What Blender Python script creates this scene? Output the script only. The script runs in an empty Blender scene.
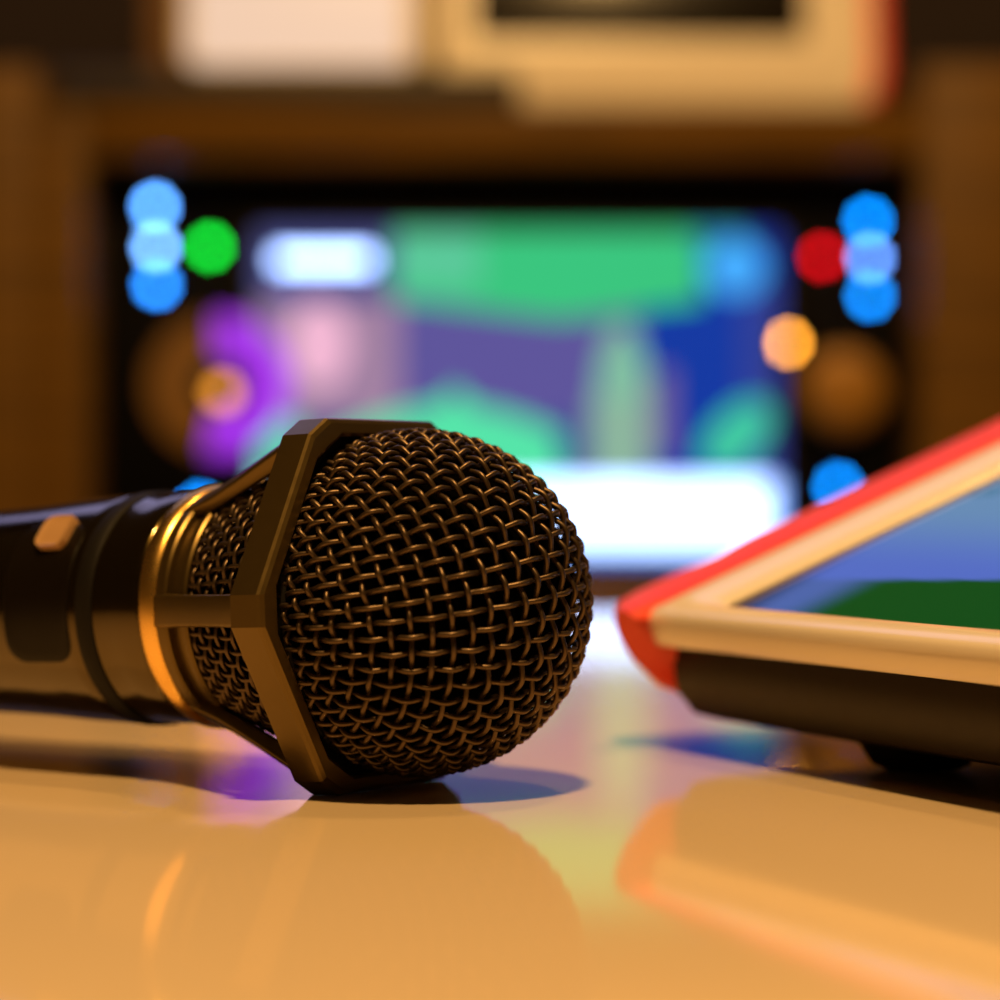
import bpy, math, random
from mathutils import Vector, Matrix
random.seed(4)
R = math.radians
C = bpy.context.scene.collection

# ------------------------------------------------------------------ camera
FPX = 2680.0                      # focal length in pixels of the 1000 px frame
H = 0.0455                        # eye height above the table top
HOR = 482.0                       # row of the horizon
cd = bpy.data.cameras.new('camera'); cam = bpy.data.objects.new('camera', cd); C.objects.link(cam)
cd.sensor_width = 36.0; cd.lens = FPX * 36.0 / 1000.0
cd.clip_start = 0.01; cd.clip_end = 20
cam.location = (0, 0, H); cam.rotation_euler = (R(90), 0, 0)
cd.shift_y = -(500.0 - HOR) / 1000.0
cd.dof.use_dof = True; cd.dof.focus_distance = 0.382; cd.dof.aperture_fstop = 9.0
cd.dof.aperture_blades = 9
bpy.context.scene.camera = cam

# ------------------------------------------------------------------ world, lamps, exposure
w = bpy.data.worlds.new('room_air'); bpy.context.scene.world = w; w.use_nodes = True
bg = w.node_tree.nodes['Background']
bg.inputs[0].default_value = (1.0, 0.5, 0.14, 1); bg.inputs[1].default_value = 0.03

def area(name, loc, target, size, power, color, size_y=None):
    l = bpy.data.lights.new(name, 'AREA'); l.energy = power; l.color = color
    l.size = size
    if size_y: l.shape = 'RECTANGLE'; l.size_y = size_y
    else: l.shape = 'DISK'
    o = bpy.data.objects.new(name, l); C.objects.link(o); o.location = loc
    o.rotation_euler = (Vector(target) - Vector(loc)).to_track_quat('-Z', 'Y').to_euler()
    return o
WARM = (1.0, 0.57, 0.19)
area('ceiling_lamp_over_table', (0.03, -0.12, 1.45), (0, 0.42, 0), 0.13, 28, WARM)
area('ceiling_lamp_by_cabinet', (0.3, 0.75, 1.55), (0.0, 1.45, 0.2), 0.13, 8, WARM)
area('glow_of_wall_television', (-0.2, 2.05, 1.15), (0, 0.5, 0.0), 1.5, 3.6, (0.55, 0.52, 1.0), 0.85)

vs = bpy.context.scene.view_settings
vs.view_transform = 'Standard'; vs.look = 'None'; vs.exposure = 0.0; vs.gamma = 1.0
vs.use_curve_mapping = False
cy = bpy.context.scene.cycles
cy.use_denoising = True
try: cy.denoiser = 'OPENIMAGEDENOISE'
except Exception: pass
cy.use_adaptive_sampling = False
cy.max_bounces = 8
cy.sample_clamp_indirect = 4.0
cy.caustics_reflective = True

# ------------------------------------------------------------------ materials
def mat(name, color, rough=0.5, metal=0.0, spec=0.5, coat=0.0, coat_rough=0.05, emit=None, es=0.0,
        noise=0.0, nscale=200.0, bump=0.0, ior=1.5):
    m = bpy.data.materials.new(name); m.use_nodes = True
    nt = m.node_tree; b = nt.nodes['Principled BSDF']
    b.inputs['Base Color'].default_value = (*color, 1)
    b.inputs['Roughness'].default_value = rough
    b.inputs['Metallic'].default_value = metal
    b.inputs['Specular IOR Level'].default_value = spec
    b.inputs['IOR'].default_value = ior
    b.inputs['Coat Weight'].default_value = coat
    b.inputs['Coat Roughness'].default_value = coat_rough
    if emit:
        b.inputs['Emission Color'].default_value = (*emit, 1); b.inputs['Emission Strength'].default_value = es
    if noise or bump:
        tc = nt.nodes.new('ShaderNodeTexCoord'); n = nt.nodes.new('ShaderNodeTexNoise')
        n.inputs['Scale'].default_value = nscale; n.inputs['Detail'].default_value = 4
        nt.links.new(tc.outputs['Object'], n.inputs['Vector'])
        if noise:
            mr = nt.nodes.new('ShaderNodeMapRange')
            mr.inputs['To Min'].default_value = max(0.01, rough - noise); mr.inputs['To Max'].default_value = rough + noise
            nt.links.new(n.outputs['Fac'], mr.inputs['Value']); nt.links.new(mr.outputs['Result'], b.inputs['Roughness'])
        if bump:
            bp = nt.nodes.new('ShaderNodeBump'); bp.inputs['Strength'].default_value = bump; bp.inputs['Distance'].default_value = 0.0003
            nt.links.new(n.outputs['Fac'], bp.inputs['Height']); nt.links.new(bp.outputs['Normal'], b.inputs['Normal'])
    return m

def wood(name, dark, light, rough=0.45, scale=(1, 1, 12)):
    m = mat(name, light, rough, spec=0.15)
    nt = m.node_tree; b = nt.nodes['Principled BSDF']
    tc = nt.nodes.new('ShaderNodeTexCoord'); mp = nt.nodes.new('ShaderNodeMapping'); n = nt.nodes.new('ShaderNodeTexNoise')
    mp.inputs['Scale'].default_value = scale; n.inputs['Scale'].default_value = 9; n.inputs['Detail'].default_value = 6
    n.inputs['Distortion'].default_value = 0.6
    r = nt.nodes.new('ShaderNodeValToRGB'); r.color_ramp.elements[0].color = (*dark, 1); r.color_ramp.elements[1].color = (*light, 1)
    r.color_ramp.elements[0].position = 0.35; r.color_ramp.elements[1].position = 0.65
    nt.links.new(tc.outputs['Object'], mp.inputs['Vector']); nt.links.new(mp.outputs['Vector'], n.inputs['Vector'])
    nt.links.new(n.outputs['Fac'], r.inputs['Fac']); nt.links.new(r.outputs['Color'], b.inputs['Base Color'])
    return m

def display(name, strength, rough=0.25):
    m = mat(name, (0.004, 0.004, 0.004), rough)
    nt = m.node_tree; b = nt.nodes['Principled BSDF']
    a = nt.nodes.new('ShaderNodeVertexColor'); a.layer_name = 'picture'
    nt.links.new(a.outputs['Color'], b.inputs['Emission Color']); b.inputs['Emission Strength'].default_value = strength
    b.inputs['Specular IOR Level'].default_value = 0.2
    return m

M = dict(
    wire=mat('dark bronze painted wire', (0.11, 0.075, 0.045), 0.4, 0.9, noise=0.06, nscale=900),
    foam=mat('black foam', (0.0012, 0.001, 0.0008), 1.0, spec=0.0, bump=0.6, nscale=900),
    cage=mat('satin bronze black cage paint', (0.14, 0.095, 0.03), 0.33, 0.85, 0.5, noise=0.05, nscale=500),
    gold=mat('polished brass', (1.0, 0.62, 0.16), 0.27, 1.0, noise=0.04, nscale=300),
    body=mat('glossy bronze black lacquer', (0.078, 0.052, 0.012), 0.17, 0.97, 0.6, coat=0.8, coat_rough=0.08, noise=0.03, nscale=400),
    rubber=mat('black rubber', (0.005, 0.004, 0.003), 0.6, spec=0.2, bump=0.2, nscale=700),
    slider=mat('brown plastic slider', (0.42, 0.25, 0.12), 0.2),
    red=mat('red bumper rubber', (0.80, 0.055, 0.02), 0.38, noise=0.05, nscale=250),
    cream=mat('cream plastic', (0.84, 0.76, 0.66), 0.22, coat=0.4, noise=0.03, nscale=300),
    shell=mat('dark brown shell', (0.02, 0.013, 0.006), 0.5, spec=0.2, noise=0.05, nscale=300),
    table=mat('cream lacquered table top', (0.80, 0.63, 0.42), 0.065, 0.0, 0.36, noise=0.008, nscale=40),
    steel=mat('brushed steel', (0.4, 0.38, 0.35), 0.35, 1.0, noise=0.05),
    plate=mat('black plate', (0.006, 0.004, 0.002), 0.35, spec=0.15),
    panel=mat('black machine panel', (0.002, 0.0018, 0.0018), 0.5, spec=0.12, noise=0.05, nscale=60),
    knob=mat('black knob', (0.02, 0.018, 0.016), 0.4, noise=0.05),
    knob_amber=mat('bronze knob', (0.36, 0.17, 0.02), 0.5, 0.1, noise=0.05),
    wood=wood('brown cabinet wood', (0.085, 0.040, 0.003), (0.15, 0.070, 0.005)),
    wall=mat('dark brown wall', (0.016, 0.006, 0.003), 0.8, bump=0.3, nscale=60),
    floor=mat('dark carpet', (0.05, 0.03, 0.025), 0.95, bump=0.5, nscale=500),
    black=mat('black glass', (0.006, 0.004, 0.003), 0.15),
    board=mat('brown board', (0.22, 0.11, 0.04), 0.6, noise=0.05),
    cradle=mat('dark cradle plastic', (0.018, 0.012, 0.008), 0.5, noise=0.05),
)

# ------------------------------------------------------------------ mesh helpers
def build(name, vs_, fs, m, parent=None, smooth=True, angle=32):
    me = bpy.data.meshes.new(name); me.from_pydata([tuple(v) for v in vs_], [], fs); me.update()
    me.materials.append(m)
    if smooth:
        me.polygons.foreach_set('use_smooth', [True] * len(me.polygons))
        me.set_sharp_from_angle(angle=R(angle))
    o = bpy.data.objects.new(name, me); C.objects.link(o)
    if parent: o.parent = parent
    return o

def loops(rings, closed_ends=(True, True), cyclic=False):
    """skin a list of equal-length closed loops"""
    v = []; f = []; n = len(rings[0])
    for r in rings: v += [tuple(p) for p in r]
    k = len(rings)
    for i in range(k if cyclic else k - 1):
        a = i * n; b = ((i + 1) % k) * n
        for j in range(n):
            j2 = (j + 1) % n
            f.append((a + j, a + j2, b + j2, b + j))
    if not cyclic:
        if closed_ends[0]: f.append(tuple(range(n))[::-1])
        if closed_ends[1]: f.append(tuple(range((k - 1) * n, k * n)))
    return v, f

def lathe(profile, n=96, cyclic=False):
    """profile of (x, r) turned about the local x axis"""
    rings = [[(x, r * math.cos(2 * math.pi * j / n), r * math.sin(2 * math.pi * j / n)) for j in range(n)] for x, r in profile]
    return loops(rings, cyclic=cyclic)

def rbox(cx, cy_, cz, sx, sy, sz, b=0.002, seg=2):
    """bevelled box as verts, faces"""
    import bmesh
    bm = bmesh.new(); bmesh.ops.create_cube(bm, size=1)
    for v in bm.verts: v.co = Vector((cx + v.co.x * sx, cy_ + v.co.y * sy, cz + v.co.z * sz))
    if b: bmesh.ops.bevel(bm, geom=list(bm.edges), offset=b, segments=seg, affect='EDGES', profile=0.5)
    bm.verts.index_update()
    v = [x.co[:] for x in bm.verts]; f = [tuple(x.index for x in q.verts) for q in bm.faces]
    bm.free(); return v, f

def merge(*parts):
    v = []; f = []
    for pv, pf in parts:
        k = len(v); v += list(pv); f += [tuple(i + k for i in q) for q in pf]
    return v, f

def root(name, label, cat, loc=(0, 0, 0), group=None):
    o = bpy.data.objects.new(name, None); C.objects.link(o); o.location = loc; o.empty_display_size = 0.02
    o['label'] = label; o['category'] = cat
    if group: o['group'] = group
    return o

def rrect(w_, h_, rad, n=8):
    """rounded rectangle outline about the origin"""
    p = []
    for cx, cy_, a0 in ((w_/2-rad, h_/2-rad, 0), (-w_/2+rad, h_/2-rad, 90), (-w_/2+rad, -h_/2+rad, 180), (w_/2-rad, -h_/2+rad, 270)):
        for i in range(n + 1):
            a = R(a0 + 90 * i / n); p.append((cx + rad * math.cos(a), cy_ + rad * math.sin(a)))
    return p

# ------------------------------------------------------------------ the room
FZ = -0.72
for nm, v, m in (('floor', rbox(0, 0.6, FZ - 0.02, 4.2, 4.4, 0.04, 0), M['floor']),
                 ('wall_back', rbox(0, 2.15, FZ + 1.3, 4.2, 0.06, 2.6, 0), M['wall'])):
    o = build(nm, *v, m, smooth=False); o['kind'] = 'structure'

# table
t = root('table', 'glossy cream table top under the microphone and the red edged tablet', 'table', (0, 0.2, FZ))
TY0, TY1 = -0.45, 0.925
build('tabletop', *rbox(0, (TY0 + TY1) / 2 - 0.2, -0.02 - FZ, 1.5, TY1 - TY0, 0.04, 0.004, 3), M['table'], t, smooth=False)
for sx in (-1, 1):
    for yy in (TY0 + 0.08, TY1 - 0.08):
        build('leg', *rbox(sx * 0.66, yy - 0.2, (-0.04 - FZ) / 2, 0.05, 0.05, -0.04 - FZ, 0.004), M['steel'], t)

# ------------------------------------------------------------------ microphone
YAW, TILT = R(34), R(2.5)
ax = Vector((math.cos(YAW) * math.cos(TILT), -math.sin(YAW) * math.cos(TILT), math.sin(TILT)))
ay = Vector((0, 0, 1)).cross(ax).normalized(); az = ax.cross(ay)
RI = 0.0273                                   # inradius of the hexagonal ring
mic = root('microphone', 'black karaoke microphone with woven wire grille and brass ring lying on the table', 'microphone')
ring_c = Vector((-0.0187, 0.400, RI + 0.0001))
mic.matrix_world = Matrix(((ax.x, ay.x, az.x, ring_c.x), (ax.y, ay.y, az.y, ring_c.y), (ax.z, ay.z, az.z, ring_c.z), (0, 0, 0, 1)))
mm = 0.001

# woven dome: a square wire cloth pressed into a ball
BR, BX = 24.9, 8.2           # ball radius, ball centre forward of the ring
PITCH, WR, AMP = 2.85, 0.41, 0.48
def ball(u, v, h):
    rr = math.hypot(u, v); th = rr / BR
    ca, sa = (u / rr, v / rr) if rr > 1e-9 else (1, 0)
    q = BR + h
    return Vector((BX + q * math.cos(th), q * math.sin(th) * ca, q * math.sin(th) * sa))
def tube(pts, nrm, rad, sides=8):
    """round wire along pts, using nrm as a stable side direction"""
    v = []; f = []; n = len(pts)
    for i, p in enumerate(pts):
        t_ = (pts[min(i + 1, n - 1)] - pts[max(i - 1, 0)]).normalized()
        a = nrm[i] - t_ * nrm[i].dot(t_); a.normalize(); b = t_.cross(a)
        for k in range(sides):
            g = 2 * math.pi * k / sides
            v.append(p + a * (rad * math.cos(g)) + b * (rad * math.sin(g)))
    for i in range(n - 1):
        for k in range(sides):
            k2 = (k + 1) % sides
            f.append((i * sides + k, i * sides + k2, (i + 1) * sides + k2, (i + 1) * sides + k))
    f.append(tuple(range(sides))[::-1]); f.append(tuple(range((n - 1) * sides, n * sides)))
    return v, f
th_max = math.acos(-BX / BR) + 0.03
rmax = BR * th_max
ROT = R(7)
parts = []
NW = int(rmax / PITCH)
for fam in (0, 1):
    for i in range(-NW, NW + 1):
        c = (i + 0.25) * PITCH
        if abs(c) >= rmax - 0.3: continue
        half = math.sqrt(rmax * rmax - c * c); n = max(6, int(2 * half / PITCH * 10))
        pts = []; nr = []
        for k in range(n + 1):
            s = -half + 2 * half * k / n
            sc = s / PITCH - 0.25
            h = AMP * math.cos(math.pi * sc) * (1 if (i % 2 == 0) else -1) * (1 if fam == 0 else -1)
            wob = 0.06 * math.sin(s * 0.35 + i * 1.7 + fam * 2)
            u, v = (s, c + wob) if fam == 0 else (c + wob, s)
            u, v = u * math.cos(ROT) - v * math.sin(ROT), u * math.sin(ROT) + v * math.cos(ROT)
            p = ball(u, v, h); pts.append(p * mm); nr.append((p - Vector((BX, 0, 0))).normalized())
        parts.append(tube(pts, nr, WR * mm))
build('grille', *merge(*parts), M['wire'], mic, angle=60)

# woven cone behind the ring
parts = []
S0, S1, RA, RB = 1.5, 21.5, 23.6, 17.5
def cone(x, a, h):
    r = RA + (RB - RA) * ((x - S0) / (S1 - S0)) ** 1.25 + h
    return Vector((-x, -r * math.cos(a), r * math.sin(a)))
NA = 64
for i in range(NA):
    a = 2 * math.pi * i / NA; pts = []; nr = []
    for k in range(61):
        x = S0 + (S1 - S0) * k / 60
        h = 0.3 * math.cos(math.pi * (x - S0) / 2.1) * (1 if i % 2 else -1)
        pts.append(cone(x, a, h) * mm); nr.append(Vector((0.1, -math.cos(a), math.sin(a))))
    parts.append(tube(pts, nr, 0.3 * mm, 6))
x = S0; j = 0
while x <= S1:
    pts = []; nr = []
    for k in range(NA * 6):
        a = 2 * math.pi * k / (NA * 6)
        h = -0.3 * math.cos(a * NA / 2) * (1 if j % 2 == 0 else -1) * -1
        pts.append(cone(x, a, h) * mm); nr.append(Vector((0.1, -math.cos(a), math.sin(a))))
    pts.append(pts[0]); nr.append(nr[0])
    parts.append(tube(pts, nr, 0.3 * mm, 6)); x += 2.1; j += 1
build('rear_grille', *merge(*parts), M['wire'], mic, angle=60)

# foam lining: ball and cone
prof = [((BX + 22.9 * math.cos(R(a))) * mm, 22.9 * math.sin(R(a)) * mm + 1e-5) for a in range(0, 121, 5)]
prof += [(-6 * mm, 19.6 * mm), (-14 * mm, 18.0 * mm), (-25 * mm, 14.5 * mm)]
build('foam_lining', *lathe(prof, 64), M['foam'], mic)

# hexagonal anti-roll ring with blunted corners
def hexloop(ri, x, cham=2.3):
    Rr = ri / math.cos(R(30)); p = []
    for k in range(6):
        a = R(60 * k)
        def vert(q): return Vector((-Rr * math.cos(q), Rr * math.sin(q)))     # first corner faces local -y
        c0, cp, cn = vert(a), vert(a - R(60)), vert(a + R(60))
        d = cham / math.cos(R(30))
        p.append(c0 + (cp - c0).normalized() * d); p.append(c0 + (cn - c0).normalized() * d)
    return [(x * mm, q.x * mm, q.y * mm) for q in p]
ringprof = [(27.25, -2.8), (27.3, -2.45), (27.3, 1.9), (27.1, 2.4), (26.6, 2.8), (25.2, 3.1), (24.7, 2.7), (24.7, -2.3), (25.3, -3.1), (26.8, -3.1)]
build('anti_roll_ring', *loops([hexloop(r_, x_, 2.3 if r_ > 26 else 3.4) for r_, x_ in ringprof], cyclic=True), M['cage'], mic, angle=18)
# inner sleeve joining the ring to the ball
build('grille_rim', *lathe([(x_ * mm, r_ * mm) for x_, r_ in [(-2.6, 24.75), (1.9, 24.75), (2.5, 24.3), (2.5, 23.9), (-2.6, 23.3)]], 96, cyclic=True), M['rubber'], mic, angle=30)

build('grille_flange', *lathe([(x_ * mm, r_ * mm) for x_, r_ in [(-0.4, 23.8), (-0.4, 27.15), (0.9, 27.15), (0.9, 23.8)]], 96, cyclic=True), M['rubber'], mic, angle=30)
# six bars from the ring corners to the neck
for k in range(6):
    a = R(60 * k); cdir = Vector((0, -math.cos(a), math.sin(a))); tdir = Vector((0, math.sin(a), math.cos(a)))
    rings = []
    for x_, r_, wd, th_ in ((-1.0, 29.3, 4.8, 3.6), (-4.0, 28.3, 4.8, 3.2), (-9, 26.0, 4.7, 2.8), (-15, 23.2, 4.7, 2.5), (-21, 20.6, 4.8, 2.4), (-27.5, 18.4, 5.2, 2.2)):
        base = Vector((x_, 0, 0)) + cdir * r_
        loop = []
        for p in rrect(wd, th_, 0.6, 3):
            loop.append((base + tdir * p[0] + cdir * (p[1] - th_ / 2)) * mm)
        rings.append(loop)
    build('basket_bar', *loops(rings), M['cage'], mic, angle=35)

build('neck_collar', *lathe([(x_ * mm, r_ * mm) for x_, r_ in [(-27.2, 15), (-27.2, 18.3), (-26.9, 18.6), (-25.2, 18.8), (-24.8, 18.5), (-24.6, 17.5), (-22.6, 17.7), (-22.4, 18.3), (-21.6, 18.5), (-21.2, 18.2), (-21.1, 16.2)]], 128), M['cage'], mic, angle=30)
gp = [((-28.9 + 2.0 * math.cos(R(a))) * mm, (17.6 + 1.35 * math.sin(R(a))) * mm) for a in range(0, 181, 15)] + [(-30.9 * mm, 16 * mm), (-26.9 * mm, 16 * mm)]
build('brass_ring', *lathe(gp, 160, cyclic=True), M['gold'], mic, angle=50)

hp = [(-30.6, 15), (-30.7, 17.2), (-31.2, 17.9), (-31.8, 18.15), (-36, 18.15), (-43.5, 18.0), (-44, 18.25), (-46, 18.25), (-54, 17.9),
      (-62, 17.3), (-77, 16.6), (-100, 16.1), (-130, 15.6), (-160, 15.3), (-172, 15.2), (-172.2, 12)]
handle = build('handle', *lathe([(x_ * mm, r_ * mm) for x_, r_ in hp], 128), M['body'], mic, angle=40)
build('rubber_band', *lathe([(x_ * mm, r_ * mm) for x_, r_ in [(-40.2, 17.5), (-40.2, 18.3), (-40.5, 18.5), (-43.2, 18.5), (-43.5, 18.3), (-43.5, 17.5)]], 128, cyclic=True), M['rubber'], mic, angle=40)
ez = RI / mm - 172 * math.sin(TILT)
build('end_cap', *lathe([(x_ * mm, r_ * mm) for x_, r_ in [(-168, 14), (-168, ez - 2), (-169.5, ez - .5), (-171, ez - 0.0), (-176, ez - 0.3), (-179, ez - 2), (-180, ez - 5)]], 96), M['rubber'], mic, angle=40)

def pad(xc, wx, ac, wa_mm, r0, rise, m, name, parent, rad=3.0, dish=0.0):
    """rounded pad lying on the handle, centred at x, angle above the near side"""
    rings = []
    o_ = rrect(wx, wa_mm, rad, 6); outline = []
    for i, p in enumerate(o_):
        q = o_[(i + 1) % len(o_)]; k = max(1, int(math.dist(p, q) / 1.2))
        outline += [(p[0] + (q[0] - p[0]) * j / k, p[1] + (q[1] - p[1]) * j / k) for j in range(k)]
    for sc, h in ((1.0, -0.6), (1.0, rise * 0.6), (0.96, rise), (0.86, rise - dish * 0.6), (0.7, rise - dish), (0.5, rise - dish), (0.3, rise - dish), (0.15, rise - dish), (0.02, rise - dish)):
        lp = []
        for p in outline:
            px_, pa = p[0] * sc, p[1] * sc
            a = R(ac) + pa / r0
            q = r0 + h
            lp.append((( xc + px_) * mm, -q * math.cos(a) * mm, q * math.sin(a) * mm))
        rings.append(lp)
    v, f = loops(rings); return build(name, v, f, m, parent, angle=40)
sw = pad(-51.8, 13.5, 12, 23, 18.1, 0.4, M['plate'], 'switch_plate', mic, 3.5, 0.2)
pad(-50.8, 6.0, 42, 6.0, 18.0, 1.5, M['slider'], 'slider', sw, 1.4, 0.3)

# ------------------------------------------------------------------ the near tablet
U = Vector((0.415, -0.91, 0)).normalized(); N = Vector((0.91, 0.415, 0)).normalized()
TT = R(22); ORG = Vector((0.018, 0.468, 0.0233))
V = N * math.cos(TT) + Vector((0, 0, 1)) * math.sin(TT); W = U.cross(V); W = W if W.z > 0 else -W
TL, TD = 230.0, 175.0                         # length along U, depth along V (mm)
tab = root('tablet', 'red edged cream tablet on black feet at the right, its dark screen tilted up', 'tablet', (ORG.x + 0.09, ORG.y, 0))
off = Vector(tab.location)
def TP(a, b, c=0.0): return ORG + U * (a * mm) + V * (b * mm) + W * (c * mm) - off
def slab(name, a0, a1, b0, b1, prof, rad, m, inner=None, n=8):
    """rounded slab of the tablet; prof is (inset, height) from bottom to top"""
    rings = []
    for ins, c in prof:
        rr = max(0.3, rad - ins)
        rings.append([TP((a0 + a1) / 2 + p[0], (b0 + b1) / 2 + p[1], c) for p in rrect(a1 - a0 - 2 * ins, b1 - b0 - 2 * ins, rr, n)])
    return loops(rings)
# cream frame: rounded outside, open window for the glass
SA0, SA1, SB0, SB1 = 33.0, 205.0, 5.6, 158.0  # screen window
FA0, FA1 = 14.0, TL - 14.0
def ring_of(ins, c, a0, a1, b0, b1, rad): return [TP((a0 + a1) / 2 + p[0], (b0 + b1) / 2 + p[1], c) for p in rrect(a1 - a0 - 2 * ins, b1 - b0 - 2 * ins, max(.3, rad - ins), 10)]
outer = [(2.0, -6.6), (0.5, -6.2), (0.0, -5.0), (0.0, -2.4), (0.5, -1.0), (1.4, -0.25), (2.6, 0.0)]
rings = [ring_of(i_, c_, 4, TL - 4, 0, TD, 9) for i_, c_ in outer]
rings += [ring_of(i_, c_, SA0, SA1, SB0, SB1, 1.5) for i_, c_ in ((-0.6, -0.02), (0, -0.5), (0, -2.0))]
build('frame', *loops(rings, cyclic=True), M['cream'], tab, angle=40)
# red bumper along each short side: a C shaped guard with rounded ends
def bumper(sign):
    rings = []
    nb = 44
    for i in range(nb + 1):
        t_ = i / nb
        b = -2.6 + (TD + 5.2) * t_
        e = min(b + 2.6, TD + 2.6 - b)                 # distance from the end
        rr = 8.0
        inset = rr - math.sqrt(max(0.0, rr * rr - (rr - min(e, rr)) ** 2)) if e < rr else 0.0
        bump = 0.9 * math.exp(-((b - 22) / 5.0) ** 2) * -1
        lp = []
        # section across: outer edge 0, inner edge 16, around the side of the frame
        sec = [(15.5, 0.2), (13.0, 1.1), (8.0, 1.7), (3.5, 1.2), (1.2, -0.2), (0.1, -2.6), (0.3, -6.0), (1.3, -9.5), (3.2, -12.8), (6.5, -15.6), (9.8, -17.6), (12.0, -17.4), (12.0, -13.0), (12.5, -4)]
        for a, c in sec:
            a2 = a + inset * (1 - a / 16.0) ** 0.7 if a < 16 else a
            c2 = c if c > 0 else c * (1 - 0.1 * max(0, 1 - e / 8))
            if a < 9 and c > -1: c2 += bump * 0.6
            b2 = b
            if c < -3: b2 = min(max(b, -2.6 + a * 0.6), TD + 2.6 - a * 0.6)
            aa = a2 if sign > 0 else TL - a2
            lp.append(TP(aa, b2, c2))
        rings.append(lp if sign > 0 else lp[::-1])
    return loops(rings)
for s_ in (1, -1):
    o = build('bumper', *bumper(s_), M['red'], tab, angle=50); o['label'] = 'red bumper along the short side'
# dark shell: a wedge whose underside is level
def ground(p, z):                                     # push a point of the slab plane down to height z (world)
    q = Vector(p) + off; q.z = z; return q - off
rings = [ring_of(2.0, -6.3, 5, TL - 5, 1.5, TD - 1, 8), ring_of(2.6, -8.0, 6, TL - 6, 1.5, TD - 1, 9)]
def mixring(ins, z, k):
    r_ = ring_of(ins, -6.5, 6, TL - 6, 1.5, TD - 1, 10)
    out = []
    for p in r_:
        q = Vector(p) + off; q.z = q.z + (z - q.z) * k; out.append(q - off)
    return out
for ins, z, k in ((2.2, 0.0085, 0.45), (3.6, 0.0065, 0.78), (6.5, 0.0052, 0.95), (11, 0.0048, 1.0)):
    rings.append(mixring(ins, z, k))
build('back_shell', *loops(rings[::-1]), M['shell'], tab, angle=35)
for a, q in ((60, 26), (175, 26), (60, 130), (175, 130)):
    base = ORG + U * (a * mm) + N * (q * mm); base.z = 0; base -= off
    pr = [(0.0003, 6.0), (0.0009, 7.6), (0.0022, 8.6), (0.004, 9.6), (0.0055, 12.5), (0.0068, 14.5)]
    v, f = loops([[(base.x + r_ * mm * math.cos(2 * math.pi * j / 40), base.y + r_ * mm * math.sin(2 * math.pi * j / 40), z) for j in range(40)] for z, r_ in pr])
    build('foot', v, f, M['rubber'], tab, angle=60)

def sstep(a, b, x):
    t_ = min(1, max(0, (x - a) / (b - a))); return t_ * t_ * (3 - 2 * t_)
def lerp(a, b, t_): return tuple(a[i] + (b[i] - a[i]) * t_ for i in range(3))
def picture(name, corner, e1, e2, n1, n2, fn, m, parent):
    """flat display of n1 x n2 cells, its picture held as a colour layer; fn(i/n1, j/n2) gives the lit colour"""
    v = []; f = []; col = []
    for j in range(n2 + 1):
        for i in range(n1 + 1):
            v.append(corner + e1 * (i / n1) + e2 * (j / n2)); col.append(fn(i / n1, j / n2))
    for j in range(n2):
        for i in range(n1):
            a = j * (n1 + 1) + i; f.append((a, a + 1, a + n1 + 2, a + n1 + 1))
    o = build(name, v, f, m, parent, smooth=False)
    ca = o.data.attributes.new('picture', 'FLOAT_COLOR', 'POINT')
    flat = []
    for c in col: flat += [c[0], c[1], c[2], 1.0]
    ca.data.foreach_set('color', flat)
    return o
# wall television's reflection painted as glow on the near tablet's glass: green lower field, blue-white upper field, dark rim
def tab_refl(i, j):
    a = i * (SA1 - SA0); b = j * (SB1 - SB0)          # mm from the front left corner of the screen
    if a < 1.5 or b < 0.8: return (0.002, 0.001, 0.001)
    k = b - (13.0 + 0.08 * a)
    high = lerp((0.085, 0.15, 0.55), (0.13, 0.26, 0.46), sstep(18, 46, b))
    if 50 < b < 58 and int(b * 1.3 + a * .1) % 3 == 0: high = (0.04, 0.16, 0.24)
    if b > 64: high = (0.05, 0.12, 0.2)
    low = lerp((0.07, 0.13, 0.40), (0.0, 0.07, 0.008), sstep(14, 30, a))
    c = lerp(low, high, sstep(-0.6, 0.6, k))
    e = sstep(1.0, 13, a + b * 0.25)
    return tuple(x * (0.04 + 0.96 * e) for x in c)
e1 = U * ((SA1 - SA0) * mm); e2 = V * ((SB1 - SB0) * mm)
picture('screen', TP(SA0, SB0, -1.0), e1, e2, 170, 150, tab_refl, display('tablet painted reflection', 1.0, 0.08), tab)

# ------------------------------------------------------------------ background: cabinet, machine, tablets
YS = 1.42
def BX_(px, Y=YS): return (px - 500.0) * Y / FPX
def BZ_(py, Y=YS): return H - (py - HOR) * Y / FPX
YC = 1.385                                   # front of the cabinet
cab = root('cabinet', 'brown wooden cabinet holding the karaoke machine behind the table', 'cabinet', (0, YC, FZ))
def bbox(x0, x1, z0, z1, y0, y1, b=0.002): # world box -> local to cabinet style roots at (0,YC,FZ)
    return rbox((x0 + x1) / 2, (y0 + y1) / 2 - YC, (z0 + z1) / 2 - FZ, x1 - x0, y1 - y0, z1 - z0, b)
xo0, xo1 = BX_(-75, YC), BX_(1085, YC)
xi0, xi1 = BX_(85, YC), BX_(922, YC)
zt, zo, zb = BZ_(106, YC), BZ_(160, YC), BZ_(572, YC)
build('side_panel', *merge(bbox(xo0, BX_(38, YC), FZ, BZ_(68, YC), YC - 0.006, YC + 0.42), bbox(BX_(38, YC), xi0, FZ, zt, YC, YC + 0.42)), M['wood'], cab)
build('side_panel', *bbox(xi1, xo1, FZ, BZ_(64, YC), YC, YC + 0.42), M['wood'], cab)
build('top_board', *bbox(xi0, xi1, zo, zt, YC, YC + 0.42), M['wood'], cab)
build('front_panel', *bbox(xi0, xi1, FZ, zb, YC, YC + 0.42), M['wood'], cab)
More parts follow.
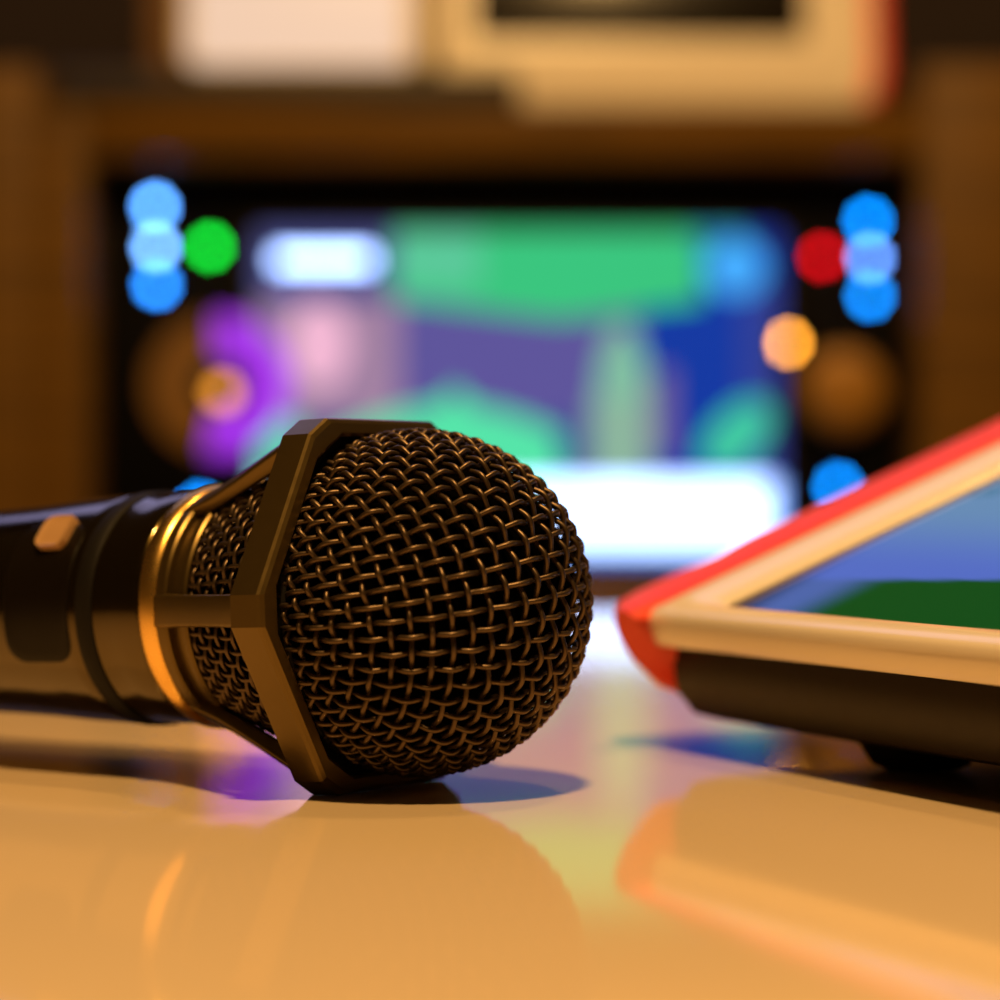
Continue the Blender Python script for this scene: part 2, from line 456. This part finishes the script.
build('back_panel', *bbox(xi0, xi1, zb, zo, YC + 0.40, YC + 0.42), M['wood'], cab)

# karaoke machine
mz0 = zb; mz1 = BZ_(172)
mach = root('karaoke_machine', 'black karaoke machine with a bright coloured screen and blue lights inside the wooden cabinet', 'karaoke machine', (0, YS, mz0))
def ml(px, py, dy=0.0): return Vector((BX_(px), -dy, BZ_(py) - mz0))
mx0, mx1 = BX_(97), BX_(905)
build('housing', *rbox((mx0 + mx1) / 2, 0.15, (mz1 - mz0) / 2, mx1 - mx0, 0.30, mz1 - mz0, 0.003), M['panel'], mach)

def disc_led(px, py, color, strength, rad=0.0028, name='indicator_light', label=None, parent=None, dy=0.0):
    c = ml(px, py, dy); n = 24
    prof_ = [(0.0, 1.25), (0.0006, 1.25), (0.0012, 1.1), (0.0016, 0.75), (0.0018, 0.3)]
    rings = [[(c.x + rad * k * math.cos(2 * math.pi * j / n), c.y - h, c.z + rad * k * math.sin(2 * math.pi * j / n)) for j in range(n)] for h, k in prof_]
    key = 'led %.2f %.2f %.2f %.1f' % (*color, strength)
    m = bpy.data.materials.get(key) or mat(key, (0.02, 0.02, 0.02), 0.3, emit=color, es=strength)
    o = build(name, *loops(rings), m, mach if parent is None else parent)
    if label: o['label'] = label
    return o
BL = (0.0, 0.27, 1.0)
for px, py, st in ((155, 207, 30), (156, 247, 30), (157, 285, 24), (868, 221, 24), (870, 258, 24), (870, 296, 22), (200, 507, 22), (838, 487, 22)):
    disc_led(px, py, BL if px > 500 and py != 258 or py > 400 else {207: (0.10, 0.36, 1.0), 247: (0.16, 0.42, 1.0), 285: (0.02, 0.27, 1.0), 258: (0.13, 0.33, 1.0)}[py], st * (0.68 if px > 500 else 0.75), label='blue indicator light')
disc_led(210, 247, (0.0, 1.0, 0.05), 10, label='green indicator light')
disc_led(822, 257, (1.0, 0.0, 0.01), 7.5, label='red indicator light')
disc_led(787, 343, (1.0, 0.38, 0.03), 22, label='amber indicator light')

def gauge(px, py, rad, m, name='knob'):
    c = ml(px, py); n = 48
    pr = [(0.0, 1.0), (0.010, 0.97), (0.014, 0.92), (0.016, 0.8), (0.0165, 0.4)]
    rings = [[(c.x + rad * k * math.cos(2 * math.pi * j / n), -h, c.z + rad * k * math.sin(2 * math.pi * j / n)) for j in range(n)] for h, k in pr]
    return build(name, *loops(rings), m, mach, angle=35)
k1 = gauge(219, 385, 0.012, M['knob'])
k2 = gauge(842, 392, 0.022, M['knob_amber'])
def arc(px, py, r0, r1, a0, a1, color, es, name, label, par):
    c = ml(px, py); n = 40; rings = []
    for i in range(n + 1):
        a = R(a0 + (a1 - a0) * i / n)
        rings.append([(c.x + r_ * math.cos(a), -h, c.z + r_ * math.sin(a)) for r_, h in ((r0, 0), (r0, 0.002), (r0 * .3 + r1 * .7, 0.0028), (r1, 0.002), (r1, 0))])
    o = build(name, *loops(rings), mat(name + ' glow ' + label, (0.02, 0.02, 0.02), 0.4, emit=color, es=es), par); o['label'] = label
    return o
arc(219, 385, 0.016, 0.037, -100, 92, (0.40, 0.03, 0.90), 1.15, 'light_ring', 'purple lit half of the ring', k1)
arc(219, 385, 0.014, 0.037, 98, 255, (0.17, 0.045, 0.002), 0.75, 'light_ring', 'dim amber half of the ring', k1)
disc_led(226, 394, (1.0, 0.36, 0.03), 3.5, rad=0.004, name='pointer_light', label='amber pointer light', parent=k1, dy=0.016)

# the picture on the machine's screen
sx0, sx1, sy0, sy1 = 258, 778, 231, 557
def blob(x, y, cx, cy_, rx, ry, p=2.0): return abs((x - cx) / rx) ** p + abs((y - cy_) / ry) ** p < 1
def mach_pic(i, j):
    x = sx0 + (sx1 - sx0) * i; y = sy1 - (sy1 - sy0) * j
    c = (0.05, 0.07, 0.30)                                   # deep blue ground
    if x < 400: c = (0.07, 0.08, 0.26)
    if 380 < x < 640 and 300 < y < 420: c = (0.11, 0.09, 0.33)
    if x < 400 and 300 < y < 420: c = (0.36, 0.22, 0.36)
    if blob(x, y, 320, 345, 30, 42): c = (0.9, 0.48, 0.66)
    if x > 640: c = (0.004, 0.04, 0.36)
    if x > 740 and y > 290: c = (0.03, 0.05, 0.30)
    if 395 < x < 700 and y < 320 - abs(x - 560) * 0.12: c = (0.04, 0.56, 0.21)
    if 395 < x < 480 and y < 290: c = (0.10, 0.58, 0.32)
    if blob(x, y, 735, 268, 30, 28): c = (0.06, 0.42, 1.0)
    if 690 < x < 745 and y < 240: c = (0.02, 0.35, 0.45)
    if y > 405 + 0.003 * (x - 450) ** 2 * 0.8 and x < 560: c = (0.09, 0.78, 0.40)
    if y > 388 + 0.9 * abs(x - 455) and x < 560: c = (0.09, 0.78, 0.40)
    if x < 300 and y > 420: c = (0.1, 0.75, 0.42)
    if blob(x, y, 622, 395, 26, 70): c = (0.22, 0.52, 0.36)
    if 590 < x < 650 and y > 400: c = (0.26, 0.46, 0.34)
    if 650 < x < 672 and 370 < y < 460: c = (0.18, 0.12, 0.32)
    if blob(x + (y - 432) * 0.5, y, 738, 436, 30, 36): c = (0.05, 0.58, 0.36)
    if 277 < x < 372 and 253 < y < 268: c = (2.4, 3.5, 6.5)   # bright caption
    if 480 < y < 548: c = (1.5, 2.1, 3.5)                    # bright lyric bar
    if x > 770 and 480 < y < 548: c = (0.5, 1.0, 2.6)
    if y >= 548: c = (0.0, 0.26, 1.1)
    return c
p0 = ml(sx0, sy1, 0.0012); p1 = ml(sx1, sy1, 0.0012); p2 = ml(sx0, sy0, 0.0012)
picture('screen', p0, p1 - p0, p2 - p0, 273, 175, mach_pic, display('machine display', 1.0), mach)
# slim bezel around the screen
bw = 0.003; bz = []
for (ax0, ay0, ax1, ay1) in ((sx0 - 6, sy0 - 6, sx1 + 6, sy0), (sx0 - 6, sy1, sx1 + 6, sy1 + 5), (sx0 - 6, sy0, sx0, sy1), (sx1, sy0, sx1 + 6, sy1)):
    a_, b_ = ml(ax0, ay1), ml(ax1, ay0)
    bz.append(rbox((a_.x + b_.x) / 2, -0.0015, (a_.z + b_.z) / 2, b_.x - a_.x, 0.003, b_.z - a_.z, 0))
build('screen_bezel', *merge(*bz), M['knob'], mach, smooth=False)

# tablets standing on the cabinet
def standing(name, label, px0, px1, pyb, hgt, Y, frame_m, scr, red=None, lean=12):
    """upright tablet: scr = screen margins (left, right, bottom, top) in m"""
    x0, x1 = BX_(px0, Y), BX_(px1, Y); wd = x1 - x0
    r_ = root(name, label, 'tablet', ((x0 + x1) / 2, Y, BZ_(pyb, Y)), 'tablets standing on the cabinet')
    r_.rotation_euler = (-R(lean), 0, 0)
    th = 0.016
    def lp(ins, y, w2, h2, zc, rad, xc=0): return [(xc + p[0], y, zc + p[1]) for p in rrect(w2 - 2 * ins, h2 - 2 * ins, max(0.0006, rad - ins), 8)]
    prof_ = [(0.003, th), (0.0, th - 0.003), (0.0, 0.003), (0.001, 0.001), (0.003, 0.0)]
    rings = [lp(i_, y_, wd, hgt, hgt / 2, 0.014) for i_, y_ in prof_]
    l_, rr_, b_, t_ = scr
    sw_, sh_ = wd - l_ - rr_, hgt - b_ - t_; sxc = (l_ - rr_) / 2; szc = b_ + sh_ / 2
    rings += [lp(0, 0.0, sw_, sh_, szc, 0.002, sxc), lp(0, 0.002, sw_, sh_, szc, 0.002, sxc)]
    build('frame', *loops(rings, closed_ends=(True, False)), frame_m, r_, angle=40)
    return r_, (sxc, sw_, szc, sh_, wd, hgt, th, lp)
# right tablet
Y2 = YC + 0.03
r2, (sxc, sw_, szc, sh_, wd, hg, th, lp) = standing('tablet', 'cream tablet with a dark screen and red side standing at the right on the cabinet', 436, 884, 108, 0.17, Y2, M['cream'], (0.019, 0.040, 0.038, 0.014))
build('screen', *loops([lp(0, 0.0018, sw_, sh_, szc, 0.002, sxc), lp(0.001, 0.0016, sw_, sh_, szc, 0.002, sxc)]), M['black'], r2)
rings = []
for i in range(21):
    z = 0.004 + (hg - 0.008) * i / 20
    e = min(i, 20 - i); ins = 0.004 * max(0, 1 - e / 2)
    rings.append([(wd / 2 - 0.007 - ins, -0.0015, z), (wd / 2 - 0.001 - ins, -0.003, z), (wd / 2 + 0.003 - ins, 0.002, z), (wd / 2 + 0.003 - ins, th, z), (wd / 2 - 0.004 - ins, th + 0.002, z)])
o = build('bumper', *loops(rings), M['red'], r2, angle=50); o['label'] = 'red bumper along the side'
# left tablet, lit pale, standing on a dark cradle
Y3 = YC + 0.006
zt3 = BZ_(72, Y3)
r3, (sxc, sw_, szc, sh_, wd, hg, th, lp) = standing('tablet', 'tablet showing a bright pale pink screen, standing at the left on the dark cradle', 178, 428, 72, 0.15, Y3, M['cream'], (0.006, 0.012, 0.004, 0.01), lean=8)
build('screen', *loops([lp(0, 0.0018, sw_, sh_, szc, 0.002, sxc), lp(0.001, 0.0016, sw_, sh_, szc, 0.002, sxc)]),
      mat('pale lit page', (0.1, 0.1, 0.1), 0.3, emit=(0.80, 0.56, 0.42), es=1.0), r3)
cz0, cz1 = zt, zt3
cr = root('charging_cradle', 'low dark charging cradle under the pale tablet on the cabinet', 'cradle', (BX_(290, Y3), Y3, zt))
cx0, cx1 = BX_(50, Y3) - BX_(290, Y3), BX_(520, Y3) - BX_(290, Y3)
build('base', *rbox((cx0 + cx1) / 2, 0.009, (cz1 - cz0) / 2, cx1 - cx0, 0.028, cz1 - cz0 - 0.0002, 0.004, 3), M['cradle'], cr)
bd = build('menu_board', *rbox(0, 0, 0.09, 0.155, 0.006, 0.18, 0.001), M['board'])
bd.location = (BX_(290, Y3 + .07), Y3 + 0.075, zt); bd['label'] = 'brown board standing behind the pale tablet'; bd['category'] = 'board'
